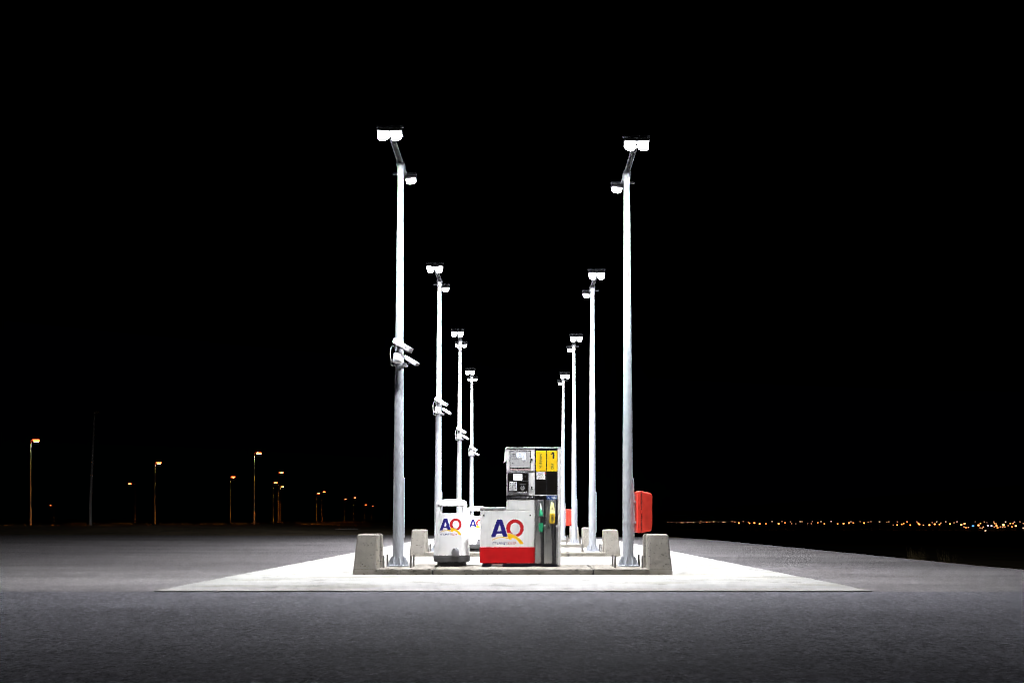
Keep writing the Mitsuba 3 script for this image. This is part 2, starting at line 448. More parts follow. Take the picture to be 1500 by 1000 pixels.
def head_meshes(w, l, hv):
    """Floodlight looking straight down, its added light-cutting visor towards -y: housing, burner, visor, lining, yoke."""
    hs = hull([(sx * w / 2, y, z) for sx in (-1, 1) for y in (-l / 2, l / 2) for z in (0.0, 0.02)] + [(sx * w * 0.38, y * 0.8, 0.06) for sx in (-1, 1) for y in (-l / 2, l / 2)])
    fins = [cbox(-w * 0.3 + i * w * 0.15, -w * 0.3 + i * w * 0.15 + 0.006, -l * 0.3, l * 0.3, 0.05, 0.085, 0.001) for i in range(5)]
    q = [(-w / 2 + 0.012, -l / 2 + 0.012, -0.002), (w / 2 - 0.012, -l / 2 + 0.012, -0.002), (w / 2 - 0.012, l / 2 - 0.012, -0.002), (-w / 2 + 0.012, l / 2 - 0.012, -0.002)]
    burner = trimesh.Trimesh(np.array(q), [(0, 2, 1), (0, 3, 2)], process=False)

    def sheet(o, flip):
        """Glowing opaque visor with wrapped corners, added to cut forward light, pushed in by o."""
        a = np.linspace(-1.25, 1.25, 13)
        xs = [((w / 2 - o) * math.sin(k) / math.sin(1.25) if abs(k) < 1.25 else math.copysign(w / 2 - o, k), -(l / 2 - o) * (1 - 0.55 * (abs(k) / 1.25) ** 3)) for k in a]
        zz = [hv * (1 - 0.42 * (abs(k) / 1.25) ** 2.2) for k in a]
        V, Fc = [], []
        for (x, y), d in zip(xs, zz):
            V += [(x, y, -0.001), (x * 0.86, y * 0.95, -d)]
        for i in range(len(xs) - 1):
            a, b = 2 * i, 2 * i + 2
            Fc += [(a, b + 1, b), (a, a + 1, b + 1)] if not flip else [(a, b, b + 1), (a, b + 1, a + 1)]
        return trimesh.Trimesh(np.array(V), Fc, process=False)
    yoke = cat(tube([(-w / 2 - 0.01, 0.0, 0.01), (-w / 2 - 0.01, 0.0, 0.10), (0, 0.0, 0.115), (w / 2 + 0.01, 0.0, 0.10), (w / 2 + 0.01, 0.0, 0.01)], 0.008, 6))
    return cat(hs, *fins), burner, sheet(0.0, False), sheet(0.004, True), yoke


def shaft_mesh(h):
    return lathe([(0, 0.02), (0.106, 0.02), (0.104, 1.2), (0.090, h * 0.4), (0.058, h - 0.02), (0.052, h), (0, h)], 28)


def truss_mesh(y0, y1, z):
    """A horizontal lattice arm along y at height z."""
    p = []
    cs = [(0.05, 0.0), (-0.05, 0.0), (0.0, 0.085)]
    n = max(2, int(round(abs(y1 - y0) / 0.13)))
    f = lambda c, t: np.array([c[0], y0 + (y1 - y0) * t, z + c[1]])
    for c in cs:
        p.append(tube([f(c, 0), f(c, 1)], 0.0075, 6))
    for i in range(n):
        for a in range(3):
            b = (a + 1) % 3
            p.append(tube([f(cs[a], i / n), f(cs[b], (i + 1) / n)] if (i + a) % 2 else [f(cs[b], i / n), f(cs[a], (i + 1) / n)], 0.0045, 5))
        for a in range(3):
            p.append(tube([f(cs[a], (i + 1) / n), f(cs[(a + 1) % 3], (i + 1) / n)], 0.0045, 5))
    return cat(*p)


def gusset_mesh(a):
    o = [(0.095, 0.025), (0.19, 0.025), (0.19, 0.075), (0.135, 0.19), (0.09, 0.19)]
    m = trimesh.creation.extrude_polygon(Polygon(o), 0.012, engine='earcut')
    v = m.vertices.copy(); m.vertices = np.stack([v[:, 0], v[:, 2] - 0.006, v[:, 1]], 1); m.fix_normals()
    m.apply_transform(trimesh.transformations.rotation_matrix(a, [0, 0, 1]))
    return m


def flood_emit(s=1.0):
    return {'type': 'area', 'radiance': {'type': 'rgb', 'value': [FLOOD * s * c for c in FLOOD_RGB]}}


def visor_emit():
    return {'type': 'area', 'radiance': {'type': 'rgb', 'value': [VISOR_GLOW * c for c in FLOOD_RGB]}, 'sampling_weight': 0.05}


HEADS = {'upper': head_meshes(0.21, 0.23, 0.186), 'lower': head_meshes(0.21, 0.17, 0.12)}
POST = {}
for s in ('left', 'right'):
    o = -1 if s == 'left' else 1       # outward direction
    h = 7.78 if s == 'left' else 7.60
    lean = o * 0.072
    POST[s] = dict(
        h=h, o=o,
        shaft=mikit.ply(shaft_mesh(h), 'galvanised', 50),
        base=mikit.ply(cat(cbox(-0.19, 0.19, -0.19, 0.19, 0, 0.025, 0.004), *[trimesh.creation.cylinder(0.017, 0.05, sections=6, transform=trimesh.transformations.translation_matrix([x, y, 0.05])) for x in (-0.155, 0.155) for y in (-0.155, 0.155)]), 'galvanised'),
        gussets=[mikit.ply(gusset_mesh(math.pi / 8 + i * math.pi / 4), 'galvanised') for i in range(8)],
        hatch=mikit.ply(cbox(0.085, 0.116, -0.05, 0.05, 0.55, 1.72, 0.006), 'galvanised'),
        truss=mikit.ply(truss_mesh(0.0, -1.17, h + 0.03), 'galvanised', 50),
        truss2=mikit.ply(truss_mesh(0.0, 0.52, h + 0.03), 'galvanised', 50),
        cap=mikit.ply(cat(cbox(-0.08, 0.08, -0.08, 0.08, h - 0.004, h + 0.012, 0.003), *[trimesh.creation.cylinder(0.011, 0.07, sections=6, transform=trimesh.transformations.translation_matrix([x, y, h])) for x in (-0.066, 0.066) for y in (-0.066, 0.066)], lathe([(0.054, h - 0.14), (0.066, h - 0.14), (0.066, h - 0.005), (0.054, h - 0.005)], 20)), 'galvanised'),
        arm=mikit.ply(cbox(-0.24, 0.24, -1.19, -1.155, h + 0.105, h + 0.14, 0.004), 'galvanised'),
        low_arm=mikit.ply(cbox(-0.24, 0.24, 0.505, 0.54, h + 0.06, h + 0.095, 0.004), 'galvanised'),
        hs={k: mikit.ply(v[0], 'grey_plastic', 30) for k, v in HEADS.items()},
        le={k: mikit.ply(v[1], 'lamp_glass') for k, v in HEADS.items()},
        gl={k: mikit.ply(v[2], 'lamp_glass') for k, v in HEADS.items()},
        li={k: mikit.ply(v[3], 'panel_grey') for k, v in HEADS.items()},
        yo={k: mikit.ply(v[4], 'galvanised', 50) for k, v in HEADS.items()})

HEAD_NOTE = {'left': ['with the large camera box on it', 'behind the nearest white bin', 'third from the front', 'smallest of the left row'],
             'right': ['with the large red box', 'next behind the large red box', 'third from the front', 'with the small red box']}
for s in ('left', 'right'):
    for r in range(4):
        D = POLEY + ROW * r
        foot = at(FEET[s][r][0], 0, D)[0]; top = at(FEET[s][r][1], 0, D)[0]
        P = POST[s]; o = P['o']
        tilt = math.degrees(math.atan2(top - foot, P['h']))
        M = T().translate([foot, D, KERB + 0.004]).rotate([0, 1, 0], tilt)
        t = thing('lamp_post', f'galvanised floodlight post, {ROWS[r]} in the {s} row, {HEAD_NOTE[s][r]}', 'lamp post', 'floodlight posts in two rows')
        obj('base_plate', P['base'], None, t, M=M)
        for g in P['gussets']:
            obj('gusset', g, None, t, M=M)
        obj('shaft', P['shaft'], None, t, M=M)
        obj('hatch', P['hatch'], None, t, M=M)
        obj('lattice_arm', P['truss'], None, t, M=M)
        obj('lattice_arm', P['truss2'], None, t, M=M)
        obj('top_flange', P['cap'], None, t, M=M)
        obj('crossarm', P['arm'], None, t, M=M)
        obj('crossarm', P['low_arm'], None, t, M=M)
        heads = []
        for dx in (-0.112, 0.112):
            heads.append(('upper', (dx, -1.17, P['h'] - 0.005), math.copysign(4, dx), 1.0))
        heads.append(('lower', (-o * 0.125, 0.52, P['h'] - 0.05), -o * 6, 0.9))
        if s == 'left' and r >= 2:
            heads.append(('lower', (o * 0.125, 0.52, P['h'] - 0.05), o * 6, 0.9))
        for kind, pos, tl, power in heads:
            Mh = M @ T().translate(list(pos)).rotate([0, 1, 0], -tl)
            hk = obj('floodlight', P['hs'][kind], None, t, M=Mh)
            obj('burner', P['le'][kind], None, hk, M=Mh, emit=flood_emit(power))
            obj('glow_visor', P['gl'][kind], None, hk, M=Mh, emit=visor_emit())  # opaque visor added to cut forward light; glows so the head looks lit
            obj('visor_lining', P['li'][kind], None, hk, M=Mh)
            obj('yoke', P['yo'][kind], None, hk, M=Mh)

# ---------------------------------------------------------------- security cameras on the left posts
def camera_parts():
    """Axis along +x. Body, hood, window, arm."""
    body = hull([(x, sy * (0.055 - c), sz * (0.055 - e)) for x in (-0.16, 0.15) for sy in (-1, 1) for sz in (-1, 1) for c, e in ((0, 0.018), (0.018, 0))])
    prof = Polygon([(-0.082, -0.035), (-0.084, 0.056), (-0.07, 0.072), (0.07, 0.072), (0.084, 0.056), (0.084, -0.035), (0.079, -0.035), (0.079, 0.053), (0.067, 0.066), (-0.067, 0.066), (-0.079, 0.053), (-0.079, -0.035)])
    hood = trimesh.creation.extrude_polygon(prof, 0.44, engine='earcut')
    v = hood.vertices.copy(); hood.vertices = np.stack([v[:, 2] - 0.20, v[:, 0], v[:, 1]], 1); hood.fix_normals()
    rim = tm(mf(hull([(x, sy * 0.056, sz * 0.056) for x in (0.15, 0.185) for sy in (-1, 1) for sz in (-1, 1)])) - mf(hull([(x, sy * 0.045, sz * 0.045) for x in (0.14, 0.2) for sy in (-1, 1) for sz in (-1, 1)])))
    win = cbox(0.151, 0.158, -0.044, 0.044, -0.044, 0.044, 0.001)
    gland = tube([(-0.16, 0, -0.02), (-0.20, 0, -0.02)], 0.016, 10)
    neck = tube([(-0.02, 0, -0.053), (-0.02, 0, -0.10)], 0.022, 10)
    return {'body': (body, 'grey_plastic'), 'hood': (hood, 'white_plastic'), 'rim': (rim, 'grey_plastic'), 'window': (win, 'black_glass'), 'gland': (gland, 'grey_plastic'), 'neck': (neck, 'grey_plastic')}  # grey body colour holds the shade under the white hood


CAM = {k: mikit.ply(m, b, 30) for k, (m, b) in camera_parts().items()}
CABLE = mikit.ply(cat(tube([(-0.085 + 0.045 * math.cos(a) - 0.02, -0.02 + 0.02 * math.sin(a), 0.08 + 0.16 * math.sin(a)) for a in np.linspace(0.6, 2 * np.pi - 0.4, 22)], 0.0085, 7), tube([(-0.10, 0, -0.02), (-0.14, 0, -0.05), (-0.145, 0, -0.12), (-0.11, 0, -0.15), (-0.06, 0.03, -0.14)], 0.008, 7)), 'panel_grey', 40)
JB = mikit.ply(cat(cbox(-0.085, 0.085, -0.22, -0.11, -0.10, 0.09, 0.012), cbox(-0.055, 0.02, -0.226, -0.219, -0.05, 0.04, 0.003)), 'white_plastic', 30)
JS = mikit.ply(cat(lathe([(0.094, -0.075), (0.100, -0.075), (0.100, -0.05), (0.094, -0.05)], 24), lathe([(0.094, 0.05), (0.100, 0.05), (0.100, 0.075), (0.094, 0.075)], 24), cbox(-0.11, 0.13, 0.09, 0.15, -0.11, -0.05, 0.006), cbox(0.09, 0.15, -0.13, 0.12, -0.12, -0.08, 0.006)), 'grey_plastic', 30)
JSLOT = mikit.ply(cbox(-0.05, 0.055, -0.223, -0.2, -0.088, -0.068, 0.003), 'black_plastic')


def aim(pos, d, roll_up=(0, 0, 1)):
    d = np.array(d, float); d /= np.linalg.norm(d)
    y = np.cross(roll_up, d); y /= np.linalg.norm(y); z = np.cross(d, y)
    M = np.eye(4); M[:3, 0], M[:3, 1], M[:3, 2], M[:3, 3] = d, y, z, pos
    return T(M.tolist())


for r in range(4):
    D = POLEY + ROW * r
    f, tp = FEET['left'][r]
    cz = (4.13, 4.18, 4.22, 4.22)[r]
    x0 = at(f + (tp - f) * 0.52, 0, D)[0]
    who = ['nearest left post', 'second left post', 'third left post', 'farthest left post'][r]
    t = thing('junction_box', f'small pale junction box with looping cable strapped to the {who}', 'junction box', 'boxes strapped to the left posts')
    M = T().translate([x0, D, cz])
    obj('case', JB, None, t, M=M); obj('strap', JS, None, t, M=M); obj('cable', CABLE, None, t, M=T().translate([x0, D - 0.14, cz])); obj('cable_slot', JSLOT, None, t, M=M)
    for name, off, d in (('upper', (0.07, -0.18, 0.225), (0.83, -0.22, -0.52)), ('lower', (0.205, 0.10, -0.005), (0.80, -0.26, -0.53))):
        t = thing('security_camera', f'white hooded security camera, the {name} of two on the {who}', 'security camera', 'security cameras on the left posts')
        Mc = aim((x0 + off[0], D + off[1], cz + off[2]), d)
        if name == 'lower':
            Mc = Mc.scale(0.68)
        else:
            Mc = Mc.scale(0.9)
        for kk, pd in CAM.items():
            obj(kk, pd, None, t, M=Mc)

# ---------------------------------------------------------------- red cabinets on the right posts
def cab_meshes():
    base = cbox(0.155, 0.245, -0.17, 0.17, -0.40, 0.405, 0.02)
    lid = hull([(x, sy * (yy - c), sz * (zz - e)) for x, yy, zz in ((0.247, 0.172, 0.402), (0.30, 0.168, 0.395), (0.43, 0.145, 0.365), (0.455, 0.125, 0.335)) for sy in (-1, 1) for sz in (-1, 1) for c, e in ((0, 0.025), (0.025, 0))])
    seam = cbox(0.238, 0.252, -0.165, 0.165, -0.39, 0.39, 0.003)
    latch = cat(cbox(0.235, 0.275, -0.185, -0.168, -0.03, 0.03, 0.004))
    straps = cat(*[lathe([(0.101, z - 0.012), (0.1065, z - 0.012), (0.1065, z + 0.012), (0.101, z + 0.012)], 24) for z in (-0.2, 0.2)], *[cbox(0.09, 0.158, -0.06, 0.06, z - 0.02, z + 0.02, 0.004) for z in (-0.2, 0.2)], cbox(0.118, 0.135, -0.04, 0.04, -0.32, 0.32, 0.003))
    return {'body': (base, 'cabinet_red'), 'lid': (lid, 'cabinet_red'), 'seam': (seam, 'black_plastic'), 'latch': (latch, 'cabinet_red'), 'mounting_strap': (straps, 'galvanised')}


CABS = {k: mikit.ply(m, b, 35) for k, (m, b) in cab_meshes().items()}
for r, lab in ((0, 'large red cabinet strapped to the nearest right lamp post'), (3, 'small-looking red cabinet on the farthest right lamp post, beside the dispenser')):
    D = POLEY + ROW * r
    t = thing('red_cabinet', lab, 'cabinet', 'red cabinets strapped to posts')
    z = 1.0 + (763 - 750) * 14.32 / F
    x0 = at(FEET['right'][r][0], 0, D)[0] - 0.012
    for kk, pd in CABS.items():
        obj(kk, pd, None, t, M=T().translate([x0, D, z]))

# ---------------------------------------------------------------- the AO logo, in logo units of the lower cabinet: 10 units = 1 photo pixel
LO = (435.0, 440.0)           # logo centre in those units


def logo_polys():
    def P(pts):
        return Polygon([(x - LO[0], LO[1] - y) for x, y in pts])
    A = P([(190, 515), (282, 258), (356, 258), (437, 508), (372, 508), (354, 464), (272, 464), (255, 515)]).difference(P([(285, 428), (319, 322), (345, 428)]))
    t = np.linspace(0, 2 * np.pi, 72, endpoint=False)
    O = P([(543 + 129 * math.cos(a), 386 + 130 * math.sin(a)) for a in t]).difference(P([(547 + 74 * math.cos(a), 388 + 86 * math.sin(a)) for a in t]))
    swp = [(196, 562), (240, 535), (290, 518), (340, 511), (395, 512), (440, 522), (436, 496), (428, 458), (470, 462), (520, 478), (570, 505), (620, 545), (668, 602), (655, 614), (612, 616), (590, 575), (560, 548), (525, 530), (496, 526), (490, 548), (470, 552), (436, 538), (390, 526), (340, 523), (290, 531), (240, 547)]
    S = P(swp)
    gap = 7
    O = O.difference(A.buffer(gap)).difference(S.buffer(gap))
    A = A.difference(S.buffer(3))
    return A, O, S


def logo_meshes(unit, depth=0.0012):
    A, O, S = [affinity.scale(g, unit, unit, origin=(0, 0)) for g in logo_polys()]
    out = [('logo_letter', extr(A, depth), 'navy_ink'), ('logo_letter', extr(O, depth), 'red_ink'), ('logo_swoosh', extr(S, depth), 'yellow_ink')]
    full = meshkit.text_mesh('ATLANTSOLÍA', 1.0, 0.1, True)
    w = full.bounds[1, 0] - full.bounds[0, 0]
    k = 361 * unit / w
    a = meshkit.text_mesh('ATLANTS', 1.0, 0.1, True); b = meshkit.text_mesh('OLÍA', 1.0, 0.1, True)
    b.apply_translation([full.bounds[1, 0] - b.bounds[1, 0], 0, 0])
    for m, bs in ((a, 'navy_ink'), (b, 'red_ink')):
        m.vertices = m.vertices * [k, 33 * unit, depth / 0.1] + [(207 - LO[0]) * unit - full.bounds[0, 0] * k, (LO[1] - 620) * unit, 0]
        out.append(('lettering', m, bs))
    return out


# ---------------------------------------------------------------- fuel dispenser
PD = 14.18                    # front plane of the dispenser
SC = PD / F
disp = thing('fuel_dispenser', 'white and red self-service fuel dispenser with yellow panels and two nozzles', 'fuel dispenser')
ux = lambda u: (690 + u / 4.7625 - VX) * SC                  # from the enlarged view of the dispenser
uz = lambda v: CAMZ + (VY - 640 - v / 4.762) * SC


def ub(u0, v0, u1, v1, out, deep=0.03, c=0.003):
    """A box on the dispenser: front face OUT metres proud of the front plane, DEEP metres thick."""
    return cbox(ux(u0), ux(u1), PD - out, PD - out + deep, uz(v1), uz(v0), c)


def ut(s, u, v, hpx, out, bsdf, parent, name='lettering', rot=0, bold=False, wpx=None):
    m = text(s, hpx / 4.762 * SC, 0.0012, bold, rot)
    if wpx:
        ext = m.bounds[1] - m.bounds[0]; m.vertices[:, 0] *= wpx / 4.762 * SC / ext[0]
    return obj(name, front(m, ux(u), PD - out, uz(v)), bsdf, parent)


BACK = 0.62
ZI = KERB + 0.004
plinth = obj('plinth', cbox(ux(78), ux(600), PD + 0.02, PD + BACK - 0.03, ZI, uz(884), 0.006), 'navy_paint', disp)
obj('base_vent', ub(143, 883, 220, 908, -0.012, 0.006), 'paper', disp)
# lower cabinet
lc = obj('lower_cabinet', cbox(ux(62), ux(443), PD, PD + BACK, uz(878), uz(498), 0.008), 'white_paint', disp)
obj('cabinet_top', cbox(ux(60), ux(243), PD - 0.012, PD + BACK + 0.01, uz(503), uz(490), 0.006), 'panel_grey', disp)
obj('red_panel', cbox(ux(60), ux(444), PD - 0.008, PD + 0.02, uz(878.5), uz(769), 0.004), 'red_paint', disp)
obj('upper_door', cbox(ux(64), ux(441), PD - 0.006, PD + 0.02, uz(766), uz(513), 0.004), 'white_paint', disp)
for u, v in ((89, 545), (412, 546)):
    obj('lock', tube([(ux(u), PD - 0.010, uz(v)), (ux(u), PD + 0.01, uz(v))], 0.0155, 16), 'black_plastic', disp)
unit = SC / 10
for name, m, bs in logo_meshes(unit):
    obj(name, front(m, (700 + LO[0] / 10 - VX) * SC, PD - 0.0062, CAMZ + (VY - 735 - LO[1] / 10) * SC), bs, disp)
# column, upper left
obj('column', cbox(ux(247), ux(625), PD + 0.004, PD + BACK - 0.02, uz(880), uz(76), 0.006), 'white_paint', disp)
obj('top_cap', cbox(ux(243), ux(627), PD - 0.012, PD + BACK, uz(79), uz(72), 0.004), 'panel_grey', disp)
side = hull([(ux(u), y, uz(v)) for u, v in ((238, 76), (248, 76), (248, 162), (227, 186), (240, 160)) for y in (PD + 0.0, PD + 0.012)])
obj('side_flap', side, 'white_plastic', disp)
obj('side_strip', cbox(ux(236), ux(246), PD + 0.01, PD + BACK - 0.08, uz(150), uz(78), 0.006), 'white_plastic', disp)
pnl = obj('display_surround', ub(248, 81, 443, 236, 0.004, 0.02), 'white_paint', disp)
obj('display_frame', ub(269, 94, 416, 219, 0.008, 0.02, 0.002), 'black_plastic', disp)
dsp = obj('display_face', ub(274, 99, 411, 214, 0.011, 0.01, 0.002), 'panel_grey', disp)


def screen(name, u0, v0, u1, v1, out, rad, parent):
    return obj(name, ub(u0, v0, u1, v1, out, 0.004, 0.001), 'lamp_glass', parent, emit={'type': 'area', 'radiance': {'type': 'rgb', 'value': list(rad)}, 'sampling_weight': 0.02})


screen('readout', 318, 112, 383, 142, 0.0135, (0.55, 0.66, 0.95), dsp)
screen('readout', 355, 148, 383, 160, 0.0135, (0.42, 0.50, 0.66), dsp)
for s_, u, v, h, w in (('Upphæð', 297, 120, 8, 30), ('Lítrar', 297, 131, 8, 27), ('Verð á lítra', 307, 153, 7, 48), ('kr.', 296, 183, 7, 24)):
    ut(s_, u, v, h, 0.0115, 'grey_ink', dsp, bold=True, wpx=w)
for i, s_ in enumerate(('0000', '0000')):
    ut(s_, 350, 120 + 14 * i, 9, 0.0142, 'grey_ink', dsp, bold=False, wpx=44)
obj('label_strip', ub(268, 221, 420, 233, 0.007, 0.01, 0.002), 'pink_strip', disp)
for v, h in ((158, 0.020), (352, 0.016)):
    obj('lock', tube([(ux(424), PD - 0.012, uz(v)), (ux(424), PD + 0.01, uz(v))], h, 14), 'black_plastic', disp)
obj('lock_tag', ub(416, 362, 430, 367, 0.008, 0.01, 0.001), 'black_plastic', disp)
# payment terminal
ter = obj('payment_terminal', ub(250, 243, 404, 399, 0.010, 0.03, 0.004), 'grey_plastic', disp)
obj('terminal_face', ub(257, 250, 398, 390, 0.014, 0.01, 0.003), 'black_glass', ter)
obj('terminal_divider', ub(257, 308, 398, 311, 0.017, 0.006, 0.001), 'charcoal', ter)
obj('terminal_ledge', ub(258, 384, 392, 391, 0.022, 0.012, 0.002), 'panel_grey', ter)
obj('keypad_hood', ub(262, 374, 326, 383, 0.03, 0.02, 0.003), 'black_plastic', ter)
screen('terminal_screen', 295, 258, 357, 302, 0.0165, (0.95, 0.97, 1.05), ter)
kp = obj('keypad', ub(267, 313, 321, 375, 0.022, 0.012, 0.003), 'white_plastic', ter)
for i in range(4):
    for j in range(4):
        obj('key', ub(273 + j * 11.4, 320 + i * 11.6, 281 + j * 11.4, 328 + i * 11.6, 0.026, 0.006, 0.001), 'panel_grey' if (i + j) % 3 else 'grey_plastic', ter)
obj('key_badge', ub(284, 366, 300, 370, 0.0245, 0.004, 0.0005), 'black_ink', ter)
for i, (u, v0, v1) in enumerate(((343, 345, 365), (350, 340, 372), (357, 348, 376), (364, 340, 372), (371, 345, 362))):
    obj('card_mark', ub(u, v0, u + 2.6, v1, 0.0155, 0.003, 0.0004), 'panel_grey', ter)
obj('card_slot', ub(338, 326, 380, 334, 0.018, 0.008, 0.001), 'charcoal', ter)
obj('reader_light', tube([(ux(377), PD - 0.0165, uz(277)), (ux(377), PD - 0.01, uz(277))], 0.012, 12), 'charcoal', ter)
obj('receipt_slot', ub(384, 379, 392, 383, 0.0245, 0.01, 0.0005), 'paper', ter)
bd = obj('printer_band', ub(247, 407, 443, 436, 0.008, 0.03, 0.003), 'black_plastic', disp)
obj('printer_slot', ub(282, 413, 342, 424, 0.011, 0.006, 0.001), 'charcoal', bd)
obj('printer_slot', ub(352, 413, 378, 430, 0.011, 0.006, 0.001), 'charcoal', bd)
for (u0, v0, u1, v1) in ((388, 416, 395, 427), (396, 414, 404, 418), (412, 421, 420, 426), (424, 413, 432, 424)):
    obj('sticker', ub(u0, v0, u1, v1, 0.0095, 0.003, 0.0004), 'paper', bd)
obj('middle_panel', ub(248, 439, 443, 508, 0.004, 0.02, 0.003), 'white_paint', disp)
# product panels, upper right
pf = obj('product_frame', ub(446, 80, 604, 404, 0.006, 0.03, 0.003), 'black_plastic', disp)
for i, (u0, u1) in enumerate(((452, 524), (530, 602))):
    yp = obj('yellow_panel', ub(u0, 95, u1, 239, 0.011, 0.01, 0.002), 'yellow_panel', disp)
    obj('dark_panel', ub(u0, 243, u1, 401, 0.010, 0.01, 0.002), 'black_glass', disp)
    if i == 0:
        ut('95 Blýlaust', 487, 168, 14, 0.0115, 'green_ink', yp, rot=90, bold=True)
    else:
        one = Polygon([(0.30, 0), (0.30, 0.74), (0.0, 0.60), (0.0, 0.76), (0.34, 1.0), (0.56, 1.0), (0.56, 0)])
        one = affinity.scale(one, 44 / 4.762 * SC, 47 / 4.762 * SC, origin=(0, 0))
        obj('lettering', front(extr(one, 0.0012), ux(556), PD - 0.0115, uz(153)), 'black_ink', yp)
        ut('Dísil', 566, 203, 15, 0.0115, 'green_ink', yp, rot=90, bold=True)
pn = obj('notice', ub(457, 243, 517, 296, 0.0125, 0.003, 0.0004), 'paper', disp)
for i, v in enumerate((249, 256, 266, 276, 283, 290)):
    obj('notice_line', ub(463, v, (505, 510, 498, 508, 490, 502)[i], v + (2.5 if i != 2 else 4), 0.0132, 0.001, 0.0002), 'grey_ink', pn)
obj('red_tag', ub(514, 248, 522, 260, 0.0128, 0.003, 0.0004), 'red_ink', disp)
obj('bay_ledge', ub(446, 402, 604, 409, 0.022, 0.03, 0.003), 'panel_grey', disp)
# nozzle bay
bay = obj('nozzle_bay', ub(445, 410, 603, 884, 0.002, 0.02, 0.002), 'black_plastic', disp)
for u0, u1, v0 in ((447, 487, 436), (520, 566, 436)):
    obj('steel_panel', ub(u0, v0, u1, 880, 0.006, 0.01, 0.002), 'brushed_steel', disp)
for u0, u1, v0 in ((508, 521, 616), (591, 601, 622)):
    sp = obj('steel_strip', ub(u0, v0, u1, 882, 0.030, 0.032, 0.004), 'brushed_steel', disp)
    obj('strip_cap', trimesh.creation.icosphere(2, 0.02).apply_translation([ux((u0 + u1) / 2 - 1), PD - 0.03, uz(v0)]), 'white_plastic', sp, 60)
bs = obj('bay_sticker', ub(527, 411, 600, 436, 0.024, 0.003, 0.0005), 'blue_sticker', disp)
for (u0, v0, u1, v1) in ((536, 416, 540, 430), (541, 424, 546, 430), (560, 420, 572, 426), (574, 418, 588, 431), (588, 421, 595, 430)):
    obj('sticker_mark', ub(u0, v0, u1, v1, 0.0248, 0.002, 0.0003), 'paper', bs)
obj('holster', tm(mf(ub(466, 438, 506, 556, 0.028, 0.03, 0.005)) - mf(ub(472, 446, 500, 560, 0.05, 0.046, 0.003))), 'grey_plastic', disp)
obj('holster', tm(mf(ub(546, 440, 590, 556, 0.028, 0.03, 0.005)) - mf(ub(552, 446, 584, 560, 0.05, 0.046, 0.003))), 'grey_plastic', disp)


def pt(u, v, out):
    return (ux(u), PD - out, uz(v))


def skin(levels):
    """Hull chain of elliptical sections (u, v, half width px, out, half depth m)."""
    ms = []
    secs = []
    for u, v, hw, out, hd in levels:
        a = np.linspace(0, 2 * np.pi, 14, endpoint=False)
        secs.append([(ux(u) + hw / 4.762 * SC * math.cos(k), PD - out + hd * math.sin(k), uz(v)) for k in a])
    for a, b in zip(secs[:-1], secs[1:]):
        ms.append(mf(hull(a + b)))
    return tm(m3.Manifold.batch_boolean(ms, m3.OpType.Add))


nz = obj('nozzle', skin([(484, 502, 5, 0.055, 0.02), (488, 530, 13, 0.075, 0.035), (489, 546, 14.5, 0.080, 0.045), (488, 553, 11, 0.075, 0.035)]), 'green_plastic', disp, 40)
obj('spout', skin([(482, 460, 3.5, 0.045, 0.009), (484, 470, 4.5, 0.05, 0.011), (487, 492, 5.5, 0.055, 0.014), (488, 508, 7, 0.06, 0.018)]), 'white_plastic', nz, 40)
obj('grip', skin([(488, 553, 7, 0.07, 0.02), (486, 575, 6.5, 0.055, 0.02), (487, 602, 8, 0.05, 0.022)]), 'black_plastic', nz, 40)
obj('lever', tube([pt(478, 555, 0.085), pt(474, 572, 0.09), pt(476, 596, 0.065)], 0.006, 7), 'brushed_steel', nz, 40)
obj('grip_sleeve', skin([(487, 600, 14, 0.055, 0.032), (487, 604, 15.5, 0.055, 0.036), (487, 655, 14.5, 0.052, 0.036), (488, 661, 12, 0.05, 0.030)]), 'green_plastic', nz, 40)
obj('hose', tube([pt(489, 658, 0.05), pt(491, 690, 0.045), pt(494, 730, 0.04), pt(496, 790, 0.04), pt(498, 850, 0.035), pt(499, 880, 0.02)], [0.026, 0.024, 0.021, 0.021, 0.021, 0.021], 12), 'rubber', nz, 40)
nz = obj('nozzle', skin([(566, 532, 17.5, 0.075, 0.045), (566, 540, 19, 0.078, 0.047), (566, 596, 18.5, 0.070, 0.045), (566, 605, 14, 0.06, 0.034)]), 'yellow_plastic', disp, 40)
obj('nozzle_sleeve', skin([(566, 457, 10, 0.055, 0.025), (566, 462, 11.5, 0.06, 0.028), (566, 510, 16, 0.07, 0.040), (566, 533, 19, 0.075, 0.047)]), 'pale_yellow', nz, 40)
ut('DÍSIL', 567, 570, 13, 0.1225, 'black_ink', nz, rot=-90, bold=True)
obj('nozzle_mark', extr(Polygon([(0.018 * math.cos(a), 0.018 * math.sin(a)) for a in np.linspace(0, 2 * np.pi, 20, endpoint=False)]).difference(Polygon([(0.011 * math.cos(a), 0.011 * math.sin(a)) for a in np.linspace(0, 2 * np.pi, 20, endpoint=False)])), 0.002).apply_transform(trimesh.transformations.rotation_matrix(math.pi / 2, [1, 0, 0])).apply_translation([ux(566), PD - 0.105, uz(499)]), 'grey_ink', nz)
obj('grip', skin([(566, 604, 14, 0.06, 0.03), (567, 630, 11, 0.055, 0.028), (569, 665, 10, 0.05, 0.026)]), 'black_plastic', nz, 40)
obj('hose', tube([pt(569, 662, 0.05), pt(571, 700, 0.045), pt(574, 740, 0.04), pt(577, 800, 0.04), pt(580, 850, 0.035), pt(581, 880, 0.02)], [0.026, 0.024, 0.021, 0.021, 0.021, 0.021], 12), 'rubber', nz, 40)
obj('trim_panel', ub(604, 80, 626, 888, 0.010, 0.05, 0.005), 'white_paint', disp)

# ---------------------------------------------------------------- bins
NEXP = 3.2


